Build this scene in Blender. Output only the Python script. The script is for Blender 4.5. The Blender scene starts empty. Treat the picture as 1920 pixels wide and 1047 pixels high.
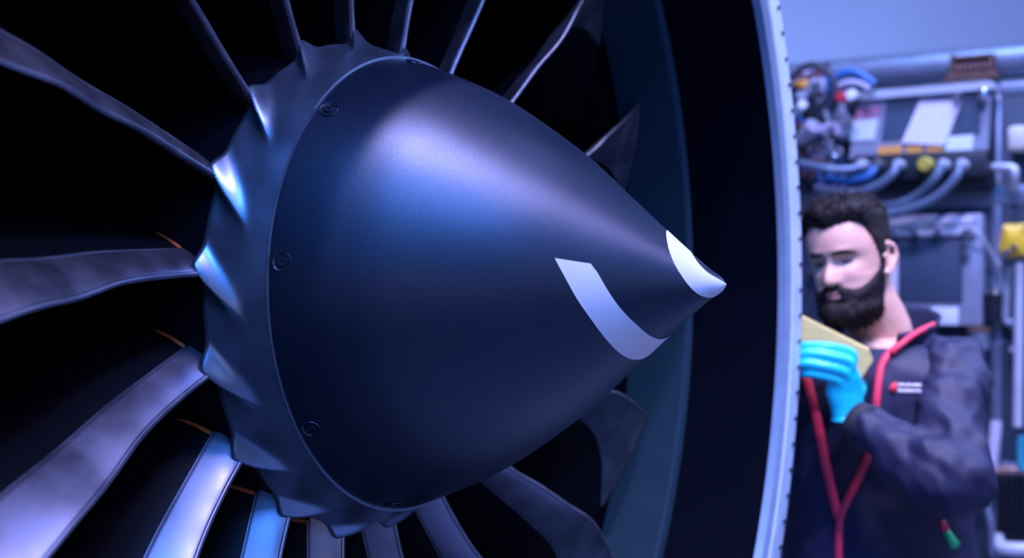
import bpy, bmesh, math, random
from mathutils import Vector, Matrix, noise
from mathutils.bvhtree import BVHTree
random.seed(4)
C = bpy.context.scene.collection
sin, cos, pi, R_ = math.sin, math.cos, math.pi, math.radians

# ------------------------------------------------------------------ camera, world, lights, exposure
H = 1.58                       # eye height of the camera
FPX = 2314.0                   # focal length in pixels of the 1920 wide frame
cam_d = bpy.data.cameras.new('camera'); cam = bpy.data.objects.new('camera', cam_d); C.objects.link(cam)
cam.location = (0, 0, H); cam.rotation_euler = (pi/2, 0, 0)
cam_d.sensor_width = 36.0; cam_d.lens = FPX/1920*36; cam_d.clip_start = .05
cam_d.dof.use_dof = True; cam_d.dof.focus_distance = 1.45; cam_d.dof.aperture_fstop = 3.0
bpy.context.scene.camera = cam

S = 0.285                      # engine unit: radius of the spinner base in metres
PHI = 1.058                    # angle of the engine axis
en = Vector((sin(PHI), -cos(PHI), 0)); ee = Vector((cos(PHI), sin(PHI), 0)); ez = Vector((0, 0, 1))
EC = Vector((-.4325*S, 5.5375*S, H-.021*S))     # centre of the spinner base
EM = Matrix(((ee.x, 0, en.x, EC.x), (ee.y, 0, en.y, EC.y), (0, 1, 0, EC.z), (0, 0, 0, 1)))
def eng(e, z, s): return EC + (ee*e + ez*z + en*s)*(S/.265)   # engine frame to world

# where the person stands: pose laid out round POSE0, then set down at POSE1 and turned by TURN
F0 = 1855.0; POSE0 = Vector(((1594-960)/F0*1.97, 1.97, 0)); POSE1 = Vector(((1594-960)/FPX*2.457, 2.457, 0)); TURN = math.atan(634/F0)-math.atan(634/FPX)
def stand(p): return Matrix.Rotation(TURN, 3, 'Z') @ (Vector(p)-POSE0) + POSE1
w = bpy.data.worlds.new('world'); bpy.context.scene.world = w; w.use_nodes = True
w.node_tree.nodes['Background'].inputs[0].default_value = (.10, .17, .42, 1)
w.node_tree.nodes['Background'].inputs[1].default_value = .05

def area(name, loc, target, sx, sy, power, color, spread=180):
    l = bpy.data.lights.new(name, 'AREA'); l.shape = 'RECTANGLE'; l.size = sx; l.size_y = sy; l.energy = power; l.color = color; l.spread = R_(spread)
    o = bpy.data.objects.new(name, l); C.objects.link(o); o.location = loc
    o.rotation_euler = (Vector(target)-Vector(loc)).to_track_quat('-Z', 'Y').to_euler(); return o
area('ceiling_lamp_key', eng(-.55, 2.60, .62), eng(0, .1, .15), .07, .07, 125, (.54, .46, 1.0))
area('lavender_fill_row', eng(-.35, 2.50, 1.65), eng(0, .1, .3), 1.0, .3, 30, (.52, .44, 1.0), 120)  # unseen light added to stretch the lavender sheen along the cone
area('blue_fill', eng(-1.50, 2.40, .84), eng(0, 0, .2), .9, .7, 17, (.08, .27, 1.0), 100)  # added unseen source for the blue sheen on the spinner's middle
area('blue_fill_row', eng(-1.75, 2.30, 1.60), eng(0, 0, .3), 1.0, .7, 22, (.08, .27, 1.0), 100)  # second unseen source, added to carry blue towards the tip
area('front_fill', eng(-.6, .9, 4.6), eng(0, 0, .0), 3.0, 2.0, 50, (.48, .56, 1.0))  # broad unseen fill added for the stripe, ring and blades
area('low_fill', (.2, -3.4, 1.6), (-.1, 1.4, 1.3), 2.2, .9, 9, (.66, .60, 1.0))  # weak unseen fill behind the camera, added for the lower blades
area('blue_rear_fill', (-.2, -3.0, 3.7), (-.1, 1.4, 1.6), 2.6, 2.0, 52, (.05, .27, 1.0))  # unseen light added to turn the spinner's lower side blue
area('lamp_above_person', stand((.85, 1.05, 3.2)), stand((.72, 1.95, 1.45)), .6, .4, 6.6, (.90, .74, 1.0), 58)
area('lamp_behind_person', stand((2.4, 2.1, 3.2)), stand((.9, 2.0, 1.3)), .6, .6, 14, (.30, .42, 1.0), 80)
area('lamp_over_machinery', (1.0, 2.5, 4.3), (1.5, 3.6, 1.5), 1.4, .5, 50, (.30, .46, 1.0), 110)
area('back_wall_wash', (1.6, 5.4, 2.2), (2.0, 7.4, 2.9), 1.2, .4, 85, (.26, .40, 1.0))  # unseen area light added to wash the back wall
vs = bpy.context.scene.view_settings
vs.view_transform = 'Standard'; vs.look = 'None'; vs.exposure = 0.0; vs.gamma = 1.0; vs.use_curve_mapping = False

# ------------------------------------------------------------------ materials
def mat(name, col, rough=.5, metal=0.0, var=.0, scale=30, bump=0.0, bscale=200, spec=.5, rvar=0.0, stretch=None):
    m = bpy.data.materials.new(name); m.use_nodes = True; nt = m.node_tree; b = nt.nodes['Principled BSDF']
    b.inputs['Base Color'].default_value = (*col, 1); b.inputs['Roughness'].default_value = rough
    b.inputs['Metallic'].default_value = metal; b.inputs['Specular IOR Level'].default_value = spec
    tc = nt.nodes.new('ShaderNodeTexCoord'); src = tc.outputs['Object']
    if stretch:
        mp = nt.nodes.new('ShaderNodeMapping'); mp.inputs['Scale'].default_value = stretch; nt.links.new(src, mp.inputs[0]); src = mp.outputs[0]
    if var or rvar:
        n = nt.nodes.new('ShaderNodeTexNoise'); n.inputs['Scale'].default_value = scale; n.inputs['Detail'].default_value = 5; nt.links.new(src, n.inputs[0])
        if var:
            r = nt.nodes.new('ShaderNodeMapRange'); r.inputs[1].default_value = .25; r.inputs[2].default_value = .75; r.inputs[3].default_value = 1-var; r.inputs[4].default_value = 1+var
            nt.links.new(n.outputs[0], r.inputs[0])
            mx = nt.nodes.new('ShaderNodeVectorMath'); mx.operation = 'SCALE'; mx.inputs[0].default_value = col; nt.links.new(r.outputs[0], mx.inputs['Scale']); nt.links.new(mx.outputs[0], b.inputs['Base Color'])
        if rvar:
            r2 = nt.nodes.new('ShaderNodeMapRange'); r2.inputs[1].default_value = .25; r2.inputs[2].default_value = .75; r2.inputs[3].default_value = max(.02, rough-rvar); r2.inputs[4].default_value = rough+rvar
            nt.links.new(n.outputs[0], r2.inputs[0]); nt.links.new(r2.outputs[0], b.inputs['Roughness'])
    if bump:
        n2 = nt.nodes.new('ShaderNodeTexNoise'); n2.inputs['Scale'].default_value = bscale; n2.inputs['Detail'].default_value = 3; nt.links.new(src, n2.inputs[0])
        bp = nt.nodes.new('ShaderNodeBump'); bp.inputs['Strength'].default_value = bump; bp.inputs['Distance'].default_value = .002
        nt.links.new(n2.outputs[0], bp.inputs['Height']); nt.links.new(bp.outputs[0], b.inputs['Normal'])
    return m
M = {
 'spinner': mat('spinner_paint', (.001, .006, .017), .40, 0, .12, 5, .12, 900, .78, .05),
 'white_paint': mat('white_paint', (.68, .68, .72), .6, 0, .03, 12, spec=.3),
 'ring': mat('ring_metal', (.22, .31, .41), .33, .9, .12, 16, .03, 300, rvar=.06),
 'sheath': mat('sheath_metal', (.26, .28, .35), .42, .95, .16, 22, .05, 240, rvar=.09),
 'composite': mat('black_composite', (.003, .004, .008), .45, 0, .1, 20, spec=.15),
 'hub': mat('hub_black', (.003, .004, .008), .4, 0, spec=.2),
 'orange': mat('orange_sealant', (.55, .14, .03), .6, 0, .3, 80),
 'bolt': mat('bolt_dark', (.05, .07, .10), .35, .8),
 'vane': mat('vane_grey', (.012, .013, .015), .5, .3, .1, 30),
 'liner': mat('acoustic_liner', (.0008, .0018, .005), .6, 0, .10, 9, spec=.03),
 'strip': mat('abradable_strip', (.004, .022, .034), .6, 0, .12, 12, .1, 300, .2),
 'flange': mat('flange_metal', (.40, .54, .70), .45, .2, .08, 30, .04, 200),
 'lip': mat('lip_metal', (.22, .34, .48), .4, .5, .08, 30),
 'edge': mat('strip_edge_metal', (.010, .036, .06), .5, 0),
 'shell': mat('case_shell', (.12, .15, .2), .5, .4),
 'stand': mat('stand_paint', (.10, .12, .18), .5),
}

M['spinner'].node_tree.nodes['Principled BSDF'].inputs['Specular Tint'].default_value = (.66, .84, 1, 1)      # tints the reflected sheen blue; light colour put into the paint
# ------------------------------------------------------------------ mesh helpers
def mesh(name, verts, faces, sharp=35):
    me = bpy.data.meshes.new(name); me.from_pydata([tuple(v) for v in verts], [], faces); me.validate()
    bm = bmesh.new(); bm.from_mesh(me); bmesh.ops.recalc_face_normals(bm, faces=bm.faces); bm.to_mesh(me); bm.free()
    me.polygons.foreach_set('use_smooth', [True]*len(me.polygons))
    if sharp: me.set_sharp_from_angle(angle=R_(sharp))
    return me
def link(name, me, m, parent=None):
    o = bpy.data.objects.new(name, me); C.objects.link(o)
    if m is not None and not me.materials: me.materials.append(m if not isinstance(m, str) else M[m])
    if parent: o.parent = parent
    return o
def part(name, vf, m, parent=None, sharp=35):
    """vf: (verts, faces) in the space of the parent thing"""
    return link(name, mesh(name, vf[0], vf[1], sharp), m, parent)
def tag(o, label=None, cat=None, group=None, kind=None):
    for k, v in (('label', label), ('category', cat), ('group', group), ('kind', kind)):
        if v: o[k] = v
    return o
def thing(name, loc=(0, 0, 0), label=None, cat=None, group=None, matrix=None):
    o = bpy.data.objects.new(name, None); C.objects.link(o); o.empty_display_size = .05
    if matrix is not None: o.matrix_world = matrix
    else: o.location = loc
    return tag(o, label, cat, group)
def copy(o, parent):
    c = o.copy(); C.objects.link(c); c.parent = parent; return c
def join(*vfs):
    V, F = [], []
    for v, f in vfs:
        k = len(V); V += [Vector(p) for p in v]; F += [tuple(i+k for i in q) for q in f]
    return V, F
def grid(rows, close=False):
    nr, nc = len(rows), len(rows[0]); V = [p for r in rows for p in r]; F = []
    for i in range(nr-1):
        for j in range(nc if close else nc-1):
            k = (j+1) % nc; F.append((i*nc+j, i*nc+k, (i+1)*nc+k, (i+1)*nc+j))
    return V, F
def tube(path, radii, seg=12, flat=None, caps=True, up=(0, 0, 1)):
    """tube along path; radii number or list; flat = list of (a,b) half axes, b measured along the up-ish direction"""
    P = [Vector(p) for p in path]; n = len(P)
    if not isinstance(radii, (list, tuple)): radii = [radii]*n
    rows = []; prev = None
    for i in range(n):
        t = (P[min(i+1, n-1)]-P[max(i-1, 0)]).normalized()
        if prev is None:
            u = Vector(up); u = u-t*u.dot(t)
            if u.length < 1e-3: u = Vector((1, 0, 0))-t*t.x
        else: u = prev-t*prev.dot(t)
        u.normalize(); prev = u; v = t.cross(u)
        a, b = flat[i] if flat else (radii[i], radii[i])
        rows.append([P[i]+v*(a*cos(k*2*pi/seg))+u*(b*sin(k*2*pi/seg)) for k in range(seg)])
    V, F = grid(rows, True)
    if caps:
        F.append(tuple(range(seg))[::-1]); F.append(tuple(range((n-1)*seg, n*seg)))
    return V, F
def smooth_path(pts, per=6):
    P = [Vector(p) for p in pts]; out = []
    for i in range(len(P)-1):
        a, b, c, d = P[max(i-1, 0)], P[i], P[i+1], P[min(i+2, len(P)-1)]
        for k in range(per):
            t = k/per
            out.append(.5*((2*b)+(c-a)*t+(2*a-5*b+4*c-d)*t*t+(3*b-a-3*c+d)*t**3))
    return out+[P[-1]]
def box(c, sx, sy, sz, bev=0.0, ax=None):
    """bevelled box: centre c, full sizes, ax = (x,y,z) axes"""
    ax = ax or (Vector((1, 0, 0)), Vector((0, 1, 0)), Vector((0, 0, 1)))
    bm = bmesh.new(); bmesh.ops.create_cube(bm, size=1)
    for v in bm.verts: v.co = Vector((v.co.x*sx, v.co.y*sy, v.co.z*sz))
    if bev: bmesh.ops.bevel(bm, geom=bm.edges[:], offset=bev, segments=2, affect='EDGES', profile=.5)
    bm.verts.ensure_lookup_table(); bm.verts.index_update()
    V = [Vector(c)+ax[0]*v.co.x+ax[1]*v.co.y+ax[2]*v.co.z for v in bm.verts]; F = [tuple(v.index for v in f.verts) for f in bm.faces]
    bm.free(); return V, F
def lathe(prof, seg=192, closed=False):
    """prof: list of (r, s) in engine units, revolved round engine axis in local space"""
    if closed: prof = prof+[prof[0]]
    rows = [[Vector((r*S*sin(k*2*pi/seg), r*S*cos(k*2*pi/seg), s*S)) for k in range(seg)] for r, s in prof]
    return grid(rows, True)
def lerp_table(xs, ys, x):
    """cubic Hermite (Catmull-Rom) interpolation in a table"""
    if x <= xs[0]: return ys[0]
    if x >= xs[-1]: return ys[-1]
    i = max(k for k in range(len(xs)-1) if xs[k] <= x); h = xs[i+1]-xs[i]; t = (x-xs[i])/h
    def sl(k):
        if k == 0: return (ys[1]-ys[0])/(xs[1]-xs[0])
        if k == len(xs)-1: return (ys[-1]-ys[-2])/(xs[-1]-xs[-2])
        return (ys[k+1]-ys[k-1])/(xs[k+1]-xs[k-1])
    m0, m1 = sl(i)*h, sl(i+1)*h
    return (2*t**3-3*t*t+1)*ys[i]+(t**3-2*t*t+t)*m0+(-2*t**3+3*t*t)*ys[i+1]+(t**3-t*t)*m1
def sstep(a, b, x):
    t = min(1, max(0, (x-a)/(b-a))); return t*t*(3-2*t)

# ------------------------------------------------------------------ the hall
wallm = mat('hall_wall_paint', (.62, .66, .74), .8, 0, .04, 2); floorm = mat('hall_floor', (.24, .29, .38), .6, 0, .1, 3)
ceilm = mat('hall_ceiling', (.35, .38, .45), .8)
X0, X1, Y0, Y1, ZT = -5.5, 5.5, -5.5, 8.2, 5.6
for nm, c, sx, sy, sz, mm in (('floor', ((X0+X1)/2, (Y0+Y1)/2, -.05), X1-X0+.2, Y1-Y0+.2, .1, floorm), ('ceiling', ((X0+X1)/2, (Y0+Y1)/2, ZT+.05), X1-X0+.2, Y1-Y0+.2, .1, ceilm),
    ('wall_back', ((X0+X1)/2, Y1+.05, ZT/2), X1-X0, .1, ZT, wallm), ('wall_front', ((X0+X1)/2, Y0-.05, ZT/2), X1-X0, .1, ZT, ceilm),
    ('wall_left', (X0-.05, (Y0+Y1)/2, ZT/2), .1, Y1-Y0, ZT, ceilm), ('wall_right', (X1+.05, (Y0+Y1)/2, ZT/2), .1, Y1-Y0, ZT, ceilm)):
    tag(part(nm, box(c, sx, sy, sz), mm), kind='structure')

# ------------------------------------------------------------------ fan rotor: spinner, ring, blades
NB = 18; TH0 = -.4904; LS = 1.4578; RF = 3.0616; SF = .7877; SS = .1426; RT = RF-.10
rotor = thing('fan_rotor', matrix=EM, label='turbofan rotor with dark blue spinner cone, white spiral mark and curved fan blades', cat='fan')
SK = [0, .102, .2187, .3936, .5831, .8018, 1.0204, 1.2391, 1.39, 1.437, 1.4578]; SR = [1, .9605, .9123, .8284, .7101, .555, .3678, .1809, .059, .027, .0005]
def sr(s): return lerp_table(SK, SR, s)
prof = [(.97, -.03), (.998, -.012), (1.0, 0.0)]+[(sr(LS*k/90), LS*k/90) for k in range(1, 91)]
spinner = part('spinner', lathe(prof, 240), 'spinner', rotor, 50)
# spiral stripe painted on the cone, a thin layer of its own
tO = [0, 9, 21, 35, 52, 68, 93, 140, 200, 267, 311, 335, 359, 389, 422, 470, 540]; yO = [.637, .660, .684, .708, .727, .738, .749, .764, .785, .814, .854, .879, .905, .929, .949, .968, .999]
tI = [0, 6, 24, 49, 69, 97, 140, 200, 267, 299, 313, 324, 336, 540]; yI = [.711, .728, .759, .793, .808, .819, .830, .852, .889, .922, .943, .965, .999, .999]
rows = []
for k in range(0, 271):
    t = k*2.0; a = lerp_table(tO, yO, t); b = min(.9995, max(a, lerp_table(tI, yI, t))); th = R_(-77-t); row = []
    for j in range(9):
        s = (a+(b-a)*j/8)*LS; r = sr(s)+.0016; row.append(Vector((r*S*sin(th), r*S*cos(th), (s+.0008)*S)))
    rows.append(row)
part('spiral_stripe', grid(rows), 'white_paint', spinner, 0)
# recessed socket screws round the spinner base
def screw():
    cup = [(.0, -.010), (.018, -.010), (.030, -.004), (.034, .003), (.036, .004), (.038, .001)]
    head = [(.0, .0), (.009, .0), (.009, .006), (.017, .006), (.018, -.009)]
    o = []
    for pr in (cup, head):
        rows = [[Vector((r*S*cos(a*pi/8), r*S*sin(a*pi/8), z*S)) for a in range(16)] for r, z in pr]; o.append(grid(rows, True))
    return join(*o)
sc = mesh('screw', *screw()); sc.materials.append(M['bolt'])
sl = math.atan2(.40, 1)
for k in range(9):
    th = R_(-45-40*k); o = link('screw', sc, None, spinner); s = .05; r = sr(s)
    nrm = Vector((cos(sl)*sin(th), cos(sl)*cos(th), sin(sl)))
    o.location = Vector((r*S*sin(th), r*S*cos(th), s*S))+nrm*(.002*S); o.rotation_euler = nrm.to_track_quat('Z', 'Y').to_euler()
# scalloped ring behind the spinner
BP = 2*pi/NB; rows = []
def ring_r(s, th):
    f = -s/.235                                       # 0 at the spinner, 1 at the blades
    base = 1.004+.098*f-.012*f*f
    ridge = TH0+.02-.30*(1-f)*1.0                     # ridge runs forward and counter-clockwise
    d = (th-ridge+BP/2) % BP-BP/2
    a = sstep(.30, 1.0, f)**1.2
    up = math.exp(-(d/.062)**2) if d > 0 else math.exp(-(d/.026)**2)
    hollow = math.exp(-((d+.085)/.06)**2)
    return base+a*(.062*up-.006*hollow)
ns, nt = 30, NB*64
for i in range(ns+1):
    s = -.235*i/ns
    rows.append([Vector((ring_r(s, k*2*pi/nt)*S*sin(k*2*pi/nt), ring_r(s, k*2*pi/nt)*S*cos(k*2*pi/nt), s*S)) for k in range(nt)])
rows.append([p*1.0+Vector((0, 0, -.012*S)) for p in rows[-1]])
rows.append([Vector((1.0*S*sin(k*2*pi/nt), 1.0*S*cos(k*2*pi/nt), -.25*S)) for k in range(nt)])
front = [Vector((.985*S*sin(k*2*pi/nt), .985*S*cos(k*2*pi/nt), .004*S)) for k in range(nt)]
lip = [Vector((1.010*S*sin(k*2*pi/nt), 1.010*S*cos(k*2*pi/nt), .002*S)) for k in range(nt)]
part('scalloped_ring', grid([front, lip]+rows, True), 'ring', rotor, 50)
part('hub', lathe([(.98, -.22), (1.055, -.262), (1.07, -.30), (1.12, -.6), (1.2, -1.0), (1.32, -1.6), (1.2, -1.62), (.5, -1.62)], 160), 'hub', rotor)
# blades
RK = [1.09+(RT-1.09)*k/8 for k in range(9)]
SLE = [-.2333, -.2087, -.1656, -.1056, -.0415, -.0128, -.020, -.0523, -.0966]
TLE = [.0, -.0138, -.0291, -.0554, -.0676, -.0867, -.0885, -.0874, -.084]
XIL = [29.6, 31.2, 31.1, 32.5, 33.0, 38.0, 48.5, 62.0, 71.5]          # stagger near the leading edge
WSH = [.154, .153, .170, .205, .236, .267, .305, .43, .66]             # width of the metal sheath
def chord(f): return .86+.34*f
def blade_pt(r, u, side, off=0.0):
    """u 0..1 along chord, side +1 visible (suction) / -1, off = extra proud"""
    f = max(0, (r-1.09)/(RT-1.09)); rc = max(r, 1.09)
    s0, t0, xi, wd = (lerp_table(RK, t, rc) for t in (SLE, TLE, XIL, WSH))
    ch = chord(f); x = u*ch; kap = R_(26-16*f)/ch; n = 10; s_, a_ = s0, 0.0; ang = R_(xi)+kap*wd/2
    for q in range(n):
        ang = R_(xi)+kap*(wd/2-x*(q+.5)/n); s_ -= cos(ang)*x/n; a_ += sin(ang)*x/n
    ang = R_(xi)+kap*(wd/2-x); th = (.075*(1-f)+.030)
    tk = th*ch*(1.4*math.sqrt(u)*(1-u)+.10*u*(1-u)+.004)*.55
    d = side*(tk+off); s_ += d*sin(ang); a_ += d*cos(ang); an = t0+a_/r
    return Vector((r*S*sin(an), r*S*cos(an), s_*S))
US = [0, .002, .008, .02, .04, .07, .11, .16, .22, .3, .4, .5, .6, .7, .8, .9, .97, 1.0]
NR = 44
def blade_mesh():
    rows = []
    for i in range(NR+1):
        r = 1.055+(RT-1.055)*i/NR
        rows.append([blade_pt(r, u, 1) for u in US]+[blade_pt(r, u, -1) for u in reversed(US[1:-1])])
    V, F = grid(rows, True); n = len(rows[0]); F.append(tuple(range(n))); F.append(tuple(range(NR*n, NR*n+n))); return V, F
def sheath_w(f): return lerp_table(RK, WSH, 1.09+f*(RT-1.09))/chord(f)
def sheath_mesh():
    rows = []
    for i in range(NR+1):
        r = 1.075+(RT-.005-1.075)*i/NR; f = max(0, (r-1.09)/(RT-1.09)); uw = sheath_w(f)
        q = [1.0, .985, .9, .75, .6, .45, .3, .2, .12, .06, .03, .01, 0.0]
        row = [blade_pt(r, uw*.9, -1, -.001)]
        row += [blade_pt(r, uw*k*.9, -1, .005 if k < 1 else .0035) for k in q]
        row += [blade_pt(r, uw*k, 1, .005 if k < 1 else .0035) for k in reversed(q[:-1])]+[blade_pt(r, uw, 1, -.001)]
        rows.append(row)
    nose = tube([blade_pt(1.075+(RT-.005-1.075)*i/NR, .003, 1) for i in range(NR+1)], .011*S, 8)
    edge = tube([blade_pt(r, sheath_w(max(0, (r-1.09)/(RT-1.09))), 1, .003) for r in [1.09+(RT-.006-1.09)*i/NR for i in range(NR+1)]], .0045*S, 6)
    return join(grid(rows), nose, edge)
def seal_mesh():
    rows = []
    for i in range(15):
        u = .185+.18*i/14; rows.append([blade_pt(1.090, u, 1, .0065), blade_pt(1.098, u, 1, .0065), blade_pt(1.104, u, 1, .001)])
    return grid(rows)
bl = mesh('blade', *blade_mesh()); bl.materials.append(M['composite'])
sh = mesh('leading_edge_sheath', *sheath_mesh(), sharp=50); sh.materials.append(M['sheath'])
se = mesh('root_seal', *seal_mesh()); se.materials.append(M['orange'])
for k in range(NB):
    b = link('blade', bl, None, rotor); b.rotation_euler = (0, 0, -(TH0-k*BP))
    tag(link('leading_edge_sheath', sh, None, b), 'bare metal leading edge sheath'); tag(link('root_seal', se, None, b), 'thin orange sealant line at blade root')

# ------------------------------------------------------------------ fan case
case = thing('fan_case', matrix=EM, label='dark round fan case with pale bolted metal front flange around the rotor', cat='engine casing')
part('front_liner', lathe([(RF, SS+.004), (RF, SF-.07), (RF+.06, SF-.07), (RF+.06, SS+.004)], closed=True), 'liner', case)
part('abradable_strip', lathe([(RF-.085, SS-.02), (RF-.08, SS), (RF+.05, SS), (RF+.05, -.26), (RF-.085, -.26)], closed=True), 'strip', case)
part('strip_edge', lathe([(RF-.086, SS-.018), (RF-.088, SS+.0), (RF-.02, SS+.008), (RF-.02, SS-.018)], closed=True), 'edge', case)
part('rear_liner', lathe([(RF-.06, -.265), (RF-.07, -1.3), (RF-.02, -3.4), (RF+.05, -3.4), (RF+.05, -.265)], closed=True), 'liner', case)
part('shell', lathe([(RF+.062, -3.4), (RF+.062, SF-.07), (RF+.12, SF-.07), (RF+.10, SF-.4), (RF+.13, -.2), (RF+.13, -1.4), (RF+.10, -3.4)], closed=True), 'shell', case)
part('duct_blackout', lathe([(RF+.05, -3.38), (.4, -3.38), (.4, -3.42), (RF+.05, -3.42)], closed=True), 'hub', case)  # closing ring added to keep the duct behind the fan dark
part('core_cowl', lathe([(.5, -1.66), (1.3, -1.66), (1.42, -2.2), (1.5, -3.38), (.5, -3.38)]), 'hub', case)
part('inner_lip', lathe([(RF-.012, SF-.068), (RF-.008, SF-.02), (RF+.035, SF+.004), (RF+.06, SF-.068)], 256, closed=True), 'lip', case)
flange = part('flange', lathe([(RF+.036, SF-.07), (RF+.036, SF-.002), (RF+.052, SF+.012), (RF+.115, SF+.014), (RF+.125, SF+.004), (RF+.265, SF+.004), (RF+.272, SF-.004), (RF+.272, SF-.05), (RF+.13, SF-.07)], 256, closed=True), 'flange', case)
hb = mesh('flange_bolt', *join(grid([[Vector((r*S*cos(a*pi/6), r*S*sin(a*pi/6), z*S)) for a in range(12)] for r, z in ((.0, .010), (.012, .010), (.015, .006), (.015, -.012))], True))); hb.materials.append(M['bolt'])
NF = 124
for k in range(NF):
    o = link('flange_bolt', hb, None, flange); a = 2*pi*(k+.3)/NF; r = (RF+.222)*S; o.location = (r*sin(a), r*cos(a), SF*S+.002)
vn = []
for i in range(9):
    r = 1.40+(RF-.06-1.40)*i/8; f = i/8; row = []
    for u, sd in ((0, 0), (.1, 1), (.35, 1), (.7, 1), (1, 0), (.7, -1), (.35, -1), (.1, -1)):
        x = -1.95-.75*u; y = (.10*(1-u)**2)+sd*.012; row.append(Vector((y*S, r*S, x*S)))
    vn.append(row)
vm = mesh('guide_vane', *grid(vn, True)); vm.materials.append(M['vane'])
for k in range(38):
    o = link('guide_vane', vm, None, case); o.rotation_euler = (0, 0, k*2*pi/38)
for s in (-2.4, -.6):        # cradle that carries the case on the floor
    for sx in (-1, 1):
        a = [Vector((sx*1.5*S, -(RF-.3)*S, s*S)), Vector((sx*1.9*S, -(EC.z)+.04, s*S))]
        part('support_leg', join(box((a[0]+a[1])/2, .07, (a[0]-a[1]).length, .07, .006, (Vector((1, 0, 0)), (a[0]-a[1]).normalized(), Vector((0, 0, 1)))), box((a[1].x, -EC.z+.02, s*S), .22, .04, .22, .005)), 'stand', case)
# ------------------------------------------------------------------ the person
def P(u, v, d): return Vector(((u-960)/F0*d, d, H+(523.5-v)/F0*d))       # layout of the pose
M.update({
 'skin': mat('skin', (.56, .34, .27), .5, 0, .07, 40, .05, 300, .4),
 'lips': mat('lips', (.42, .17, .16), .45),
 'hair': mat('dark_hair', (.009, .007, .008), .7, 0, .4, 150, .5, 220, .22),
 'eye': mat('eye_dark', (.03, .02, .018), .2),
 'jacket': mat('navy_softshell', (.013, .016, .045), .62, 0, .12, 25, .1, 400, .35),
 'lining': mat('black_lining', (.008, .009, .016), .8),
 'shirt': mat('navy_shirt', (.010, .012, .045), .8, 0, .1, 30),
 'piping': mat('red_piping', (.62, .03, .075), .55, 0, .1, 60),
 'glove': mat('cyan_nitrile', (.0, .46, .58), .42, 0, .08, 40, .15, 120),
 'board': mat('yellow_board', (.70, .60, .22), .55, 0, .10, 12, .05, 200, stretch=(1, 8, 8)),
 'red': mat('red_plastic', (.65, .03, .05), .4), 'green': mat('green_plastic', (.02, .55, .18), .4),
 'white': mat('white_thread', (.75, .75, .80), .6), 'trousers': mat('dark_trousers', (.015, .017, .03), .8), 'shoe': mat('black_shoe', (.01, .01, .012), .5),
})
def fuse(vf, voxel, smooth=4, fac=.5):
    me = bpy.data.meshes.new('tmp'); me.from_pydata([tuple(v) for v in vf[0]], [], vf[1])
    bm = bmesh.new(); bm.from_mesh(me); bmesh.ops.recalc_face_normals(bm, faces=bm.faces); bm.to_mesh(me); bm.free()
    o = bpy.data.objects.new('tmp', me); C.objects.link(o)
    r = o.modifiers.new('r', 'REMESH'); r.mode = 'VOXEL'; r.voxel_size = voxel
    if smooth: s = o.modifiers.new('s', 'SMOOTH'); s.iterations = smooth; s.factor = fac
    dg = bpy.context.evaluated_depsgraph_get(); ev = o.evaluated_get(dg); m2 = bpy.data.meshes.new_from_object(ev)
    V = [v.co.copy() for v in m2.vertices]; F = [tuple(p.vertices) for p in m2.polygons]
    bpy.data.objects.remove(o); bpy.data.meshes.remove(me); bpy.data.meshes.remove(m2); return V, F
PB = Vector((.76, 2.02, 0)); 
person = thing('person', PB, 'bearded man in navy jacket with red piping and cyan gloves holding yellow board', 'person')
def pp(name, vf, m, parent=None, sharp=0):
    par = parent or person
    return part(name, ([Vector(v)-PB for v in vf[0]], vf[1]), m, par, sharp)

# head: horizontal sections + facial relief; local x = his right, y = forward, z = up, origin between the ears at eye level
HZ = [-.122, -.112, -.098, -.080, -.062, -.042, -.020, 0, .022, .045, .068, .088, .104, .114]
HFY = [.058, .082, .094, .092, .095, .092, .092, .089, .097, .096, .088, .072, .048, .012]
HBY = [-.004, -.012, -.024, -.045, -.068, -.086, -.094, -.098, -.099, -.096, -.087, -.071, -.046, -.010]
HW = [.020, .034, .046, .055, .062, .067, .071, .074, .076, .076, .071, .061, .043, .012]
def g(x, s): return math.exp(-(x/s)**2)
def head_pt(z, az):
    fy, by, wd = (lerp_table(HZ, t, z) for t in (HFY, HBY, HW))
    cy = min(.02, (fy+by)/2+.01) if z < -.03 else .0
    c, s = cos(az), sin(az)
    x = wd*math.copysign(abs(s)**.92, s); y = cy+((fy-cy) if c > 0 else (cy-by))*math.copysign(abs(c)**.86, c)
    if c > 0:
        fr = sstep(0, .5, c)
        nz = sstep(.012, -.034, z)*sstep(-.052, -.040, z)
        y += fr*(.006+.024*sstep(.01, -.036, z))*sstep(.02, .005, z)*sstep(-.053, -.041, z)*g(x, .0085+.006*nz)   # nose
        y += fr*.006*sum(g(x-q*.013, .006) for q in (-1, 1))*g(z+.040, .007)                                      # nostrils
        y -= fr*.017*sum(g(x-q*.031, .016) for q in (-1, 1))*g(z-.001, .0125)                                      # eye sockets
        y += fr*.009*sum(g(x-q*.031, .011) for q in (-1, 1))*g(z+.001, .0075)                                      # lids
        y += fr*.006*sum(g(x-q*.028, .020) for q in (-1, 1))*g(z-.020, .007)                                       # brow
        y += fr*.005*sum(g(x-q*.042, .016) for q in (-1, 1))*g(z+.028, .016)                                       # cheekbones
        y += fr*(.006*g(z+.063, .0045)+.007*g(z+.073, .0050)-.004*g(z+.0680, .0022))*g(x, .019)                    # lips
        y += fr*.006*g(x, .018)*g(z+.104, .012)-fr*.005*g(x, .022)*g(z+.088, .007)                                # chin
    return Vector((x, y, z))
NZ, NA = 76, 112
def head_grid():
    rows = []
    for i in range(NZ+1):
        z = HZ[0]+(HZ[-1]-HZ[0])*i/NZ; rows.append([head_pt(z, 2*pi*k/NA) for k in range(NA)])
    return rows
HR = head_grid()
yaw = R_(45); pitch = R_(-7); roll = R_(6)
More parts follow.
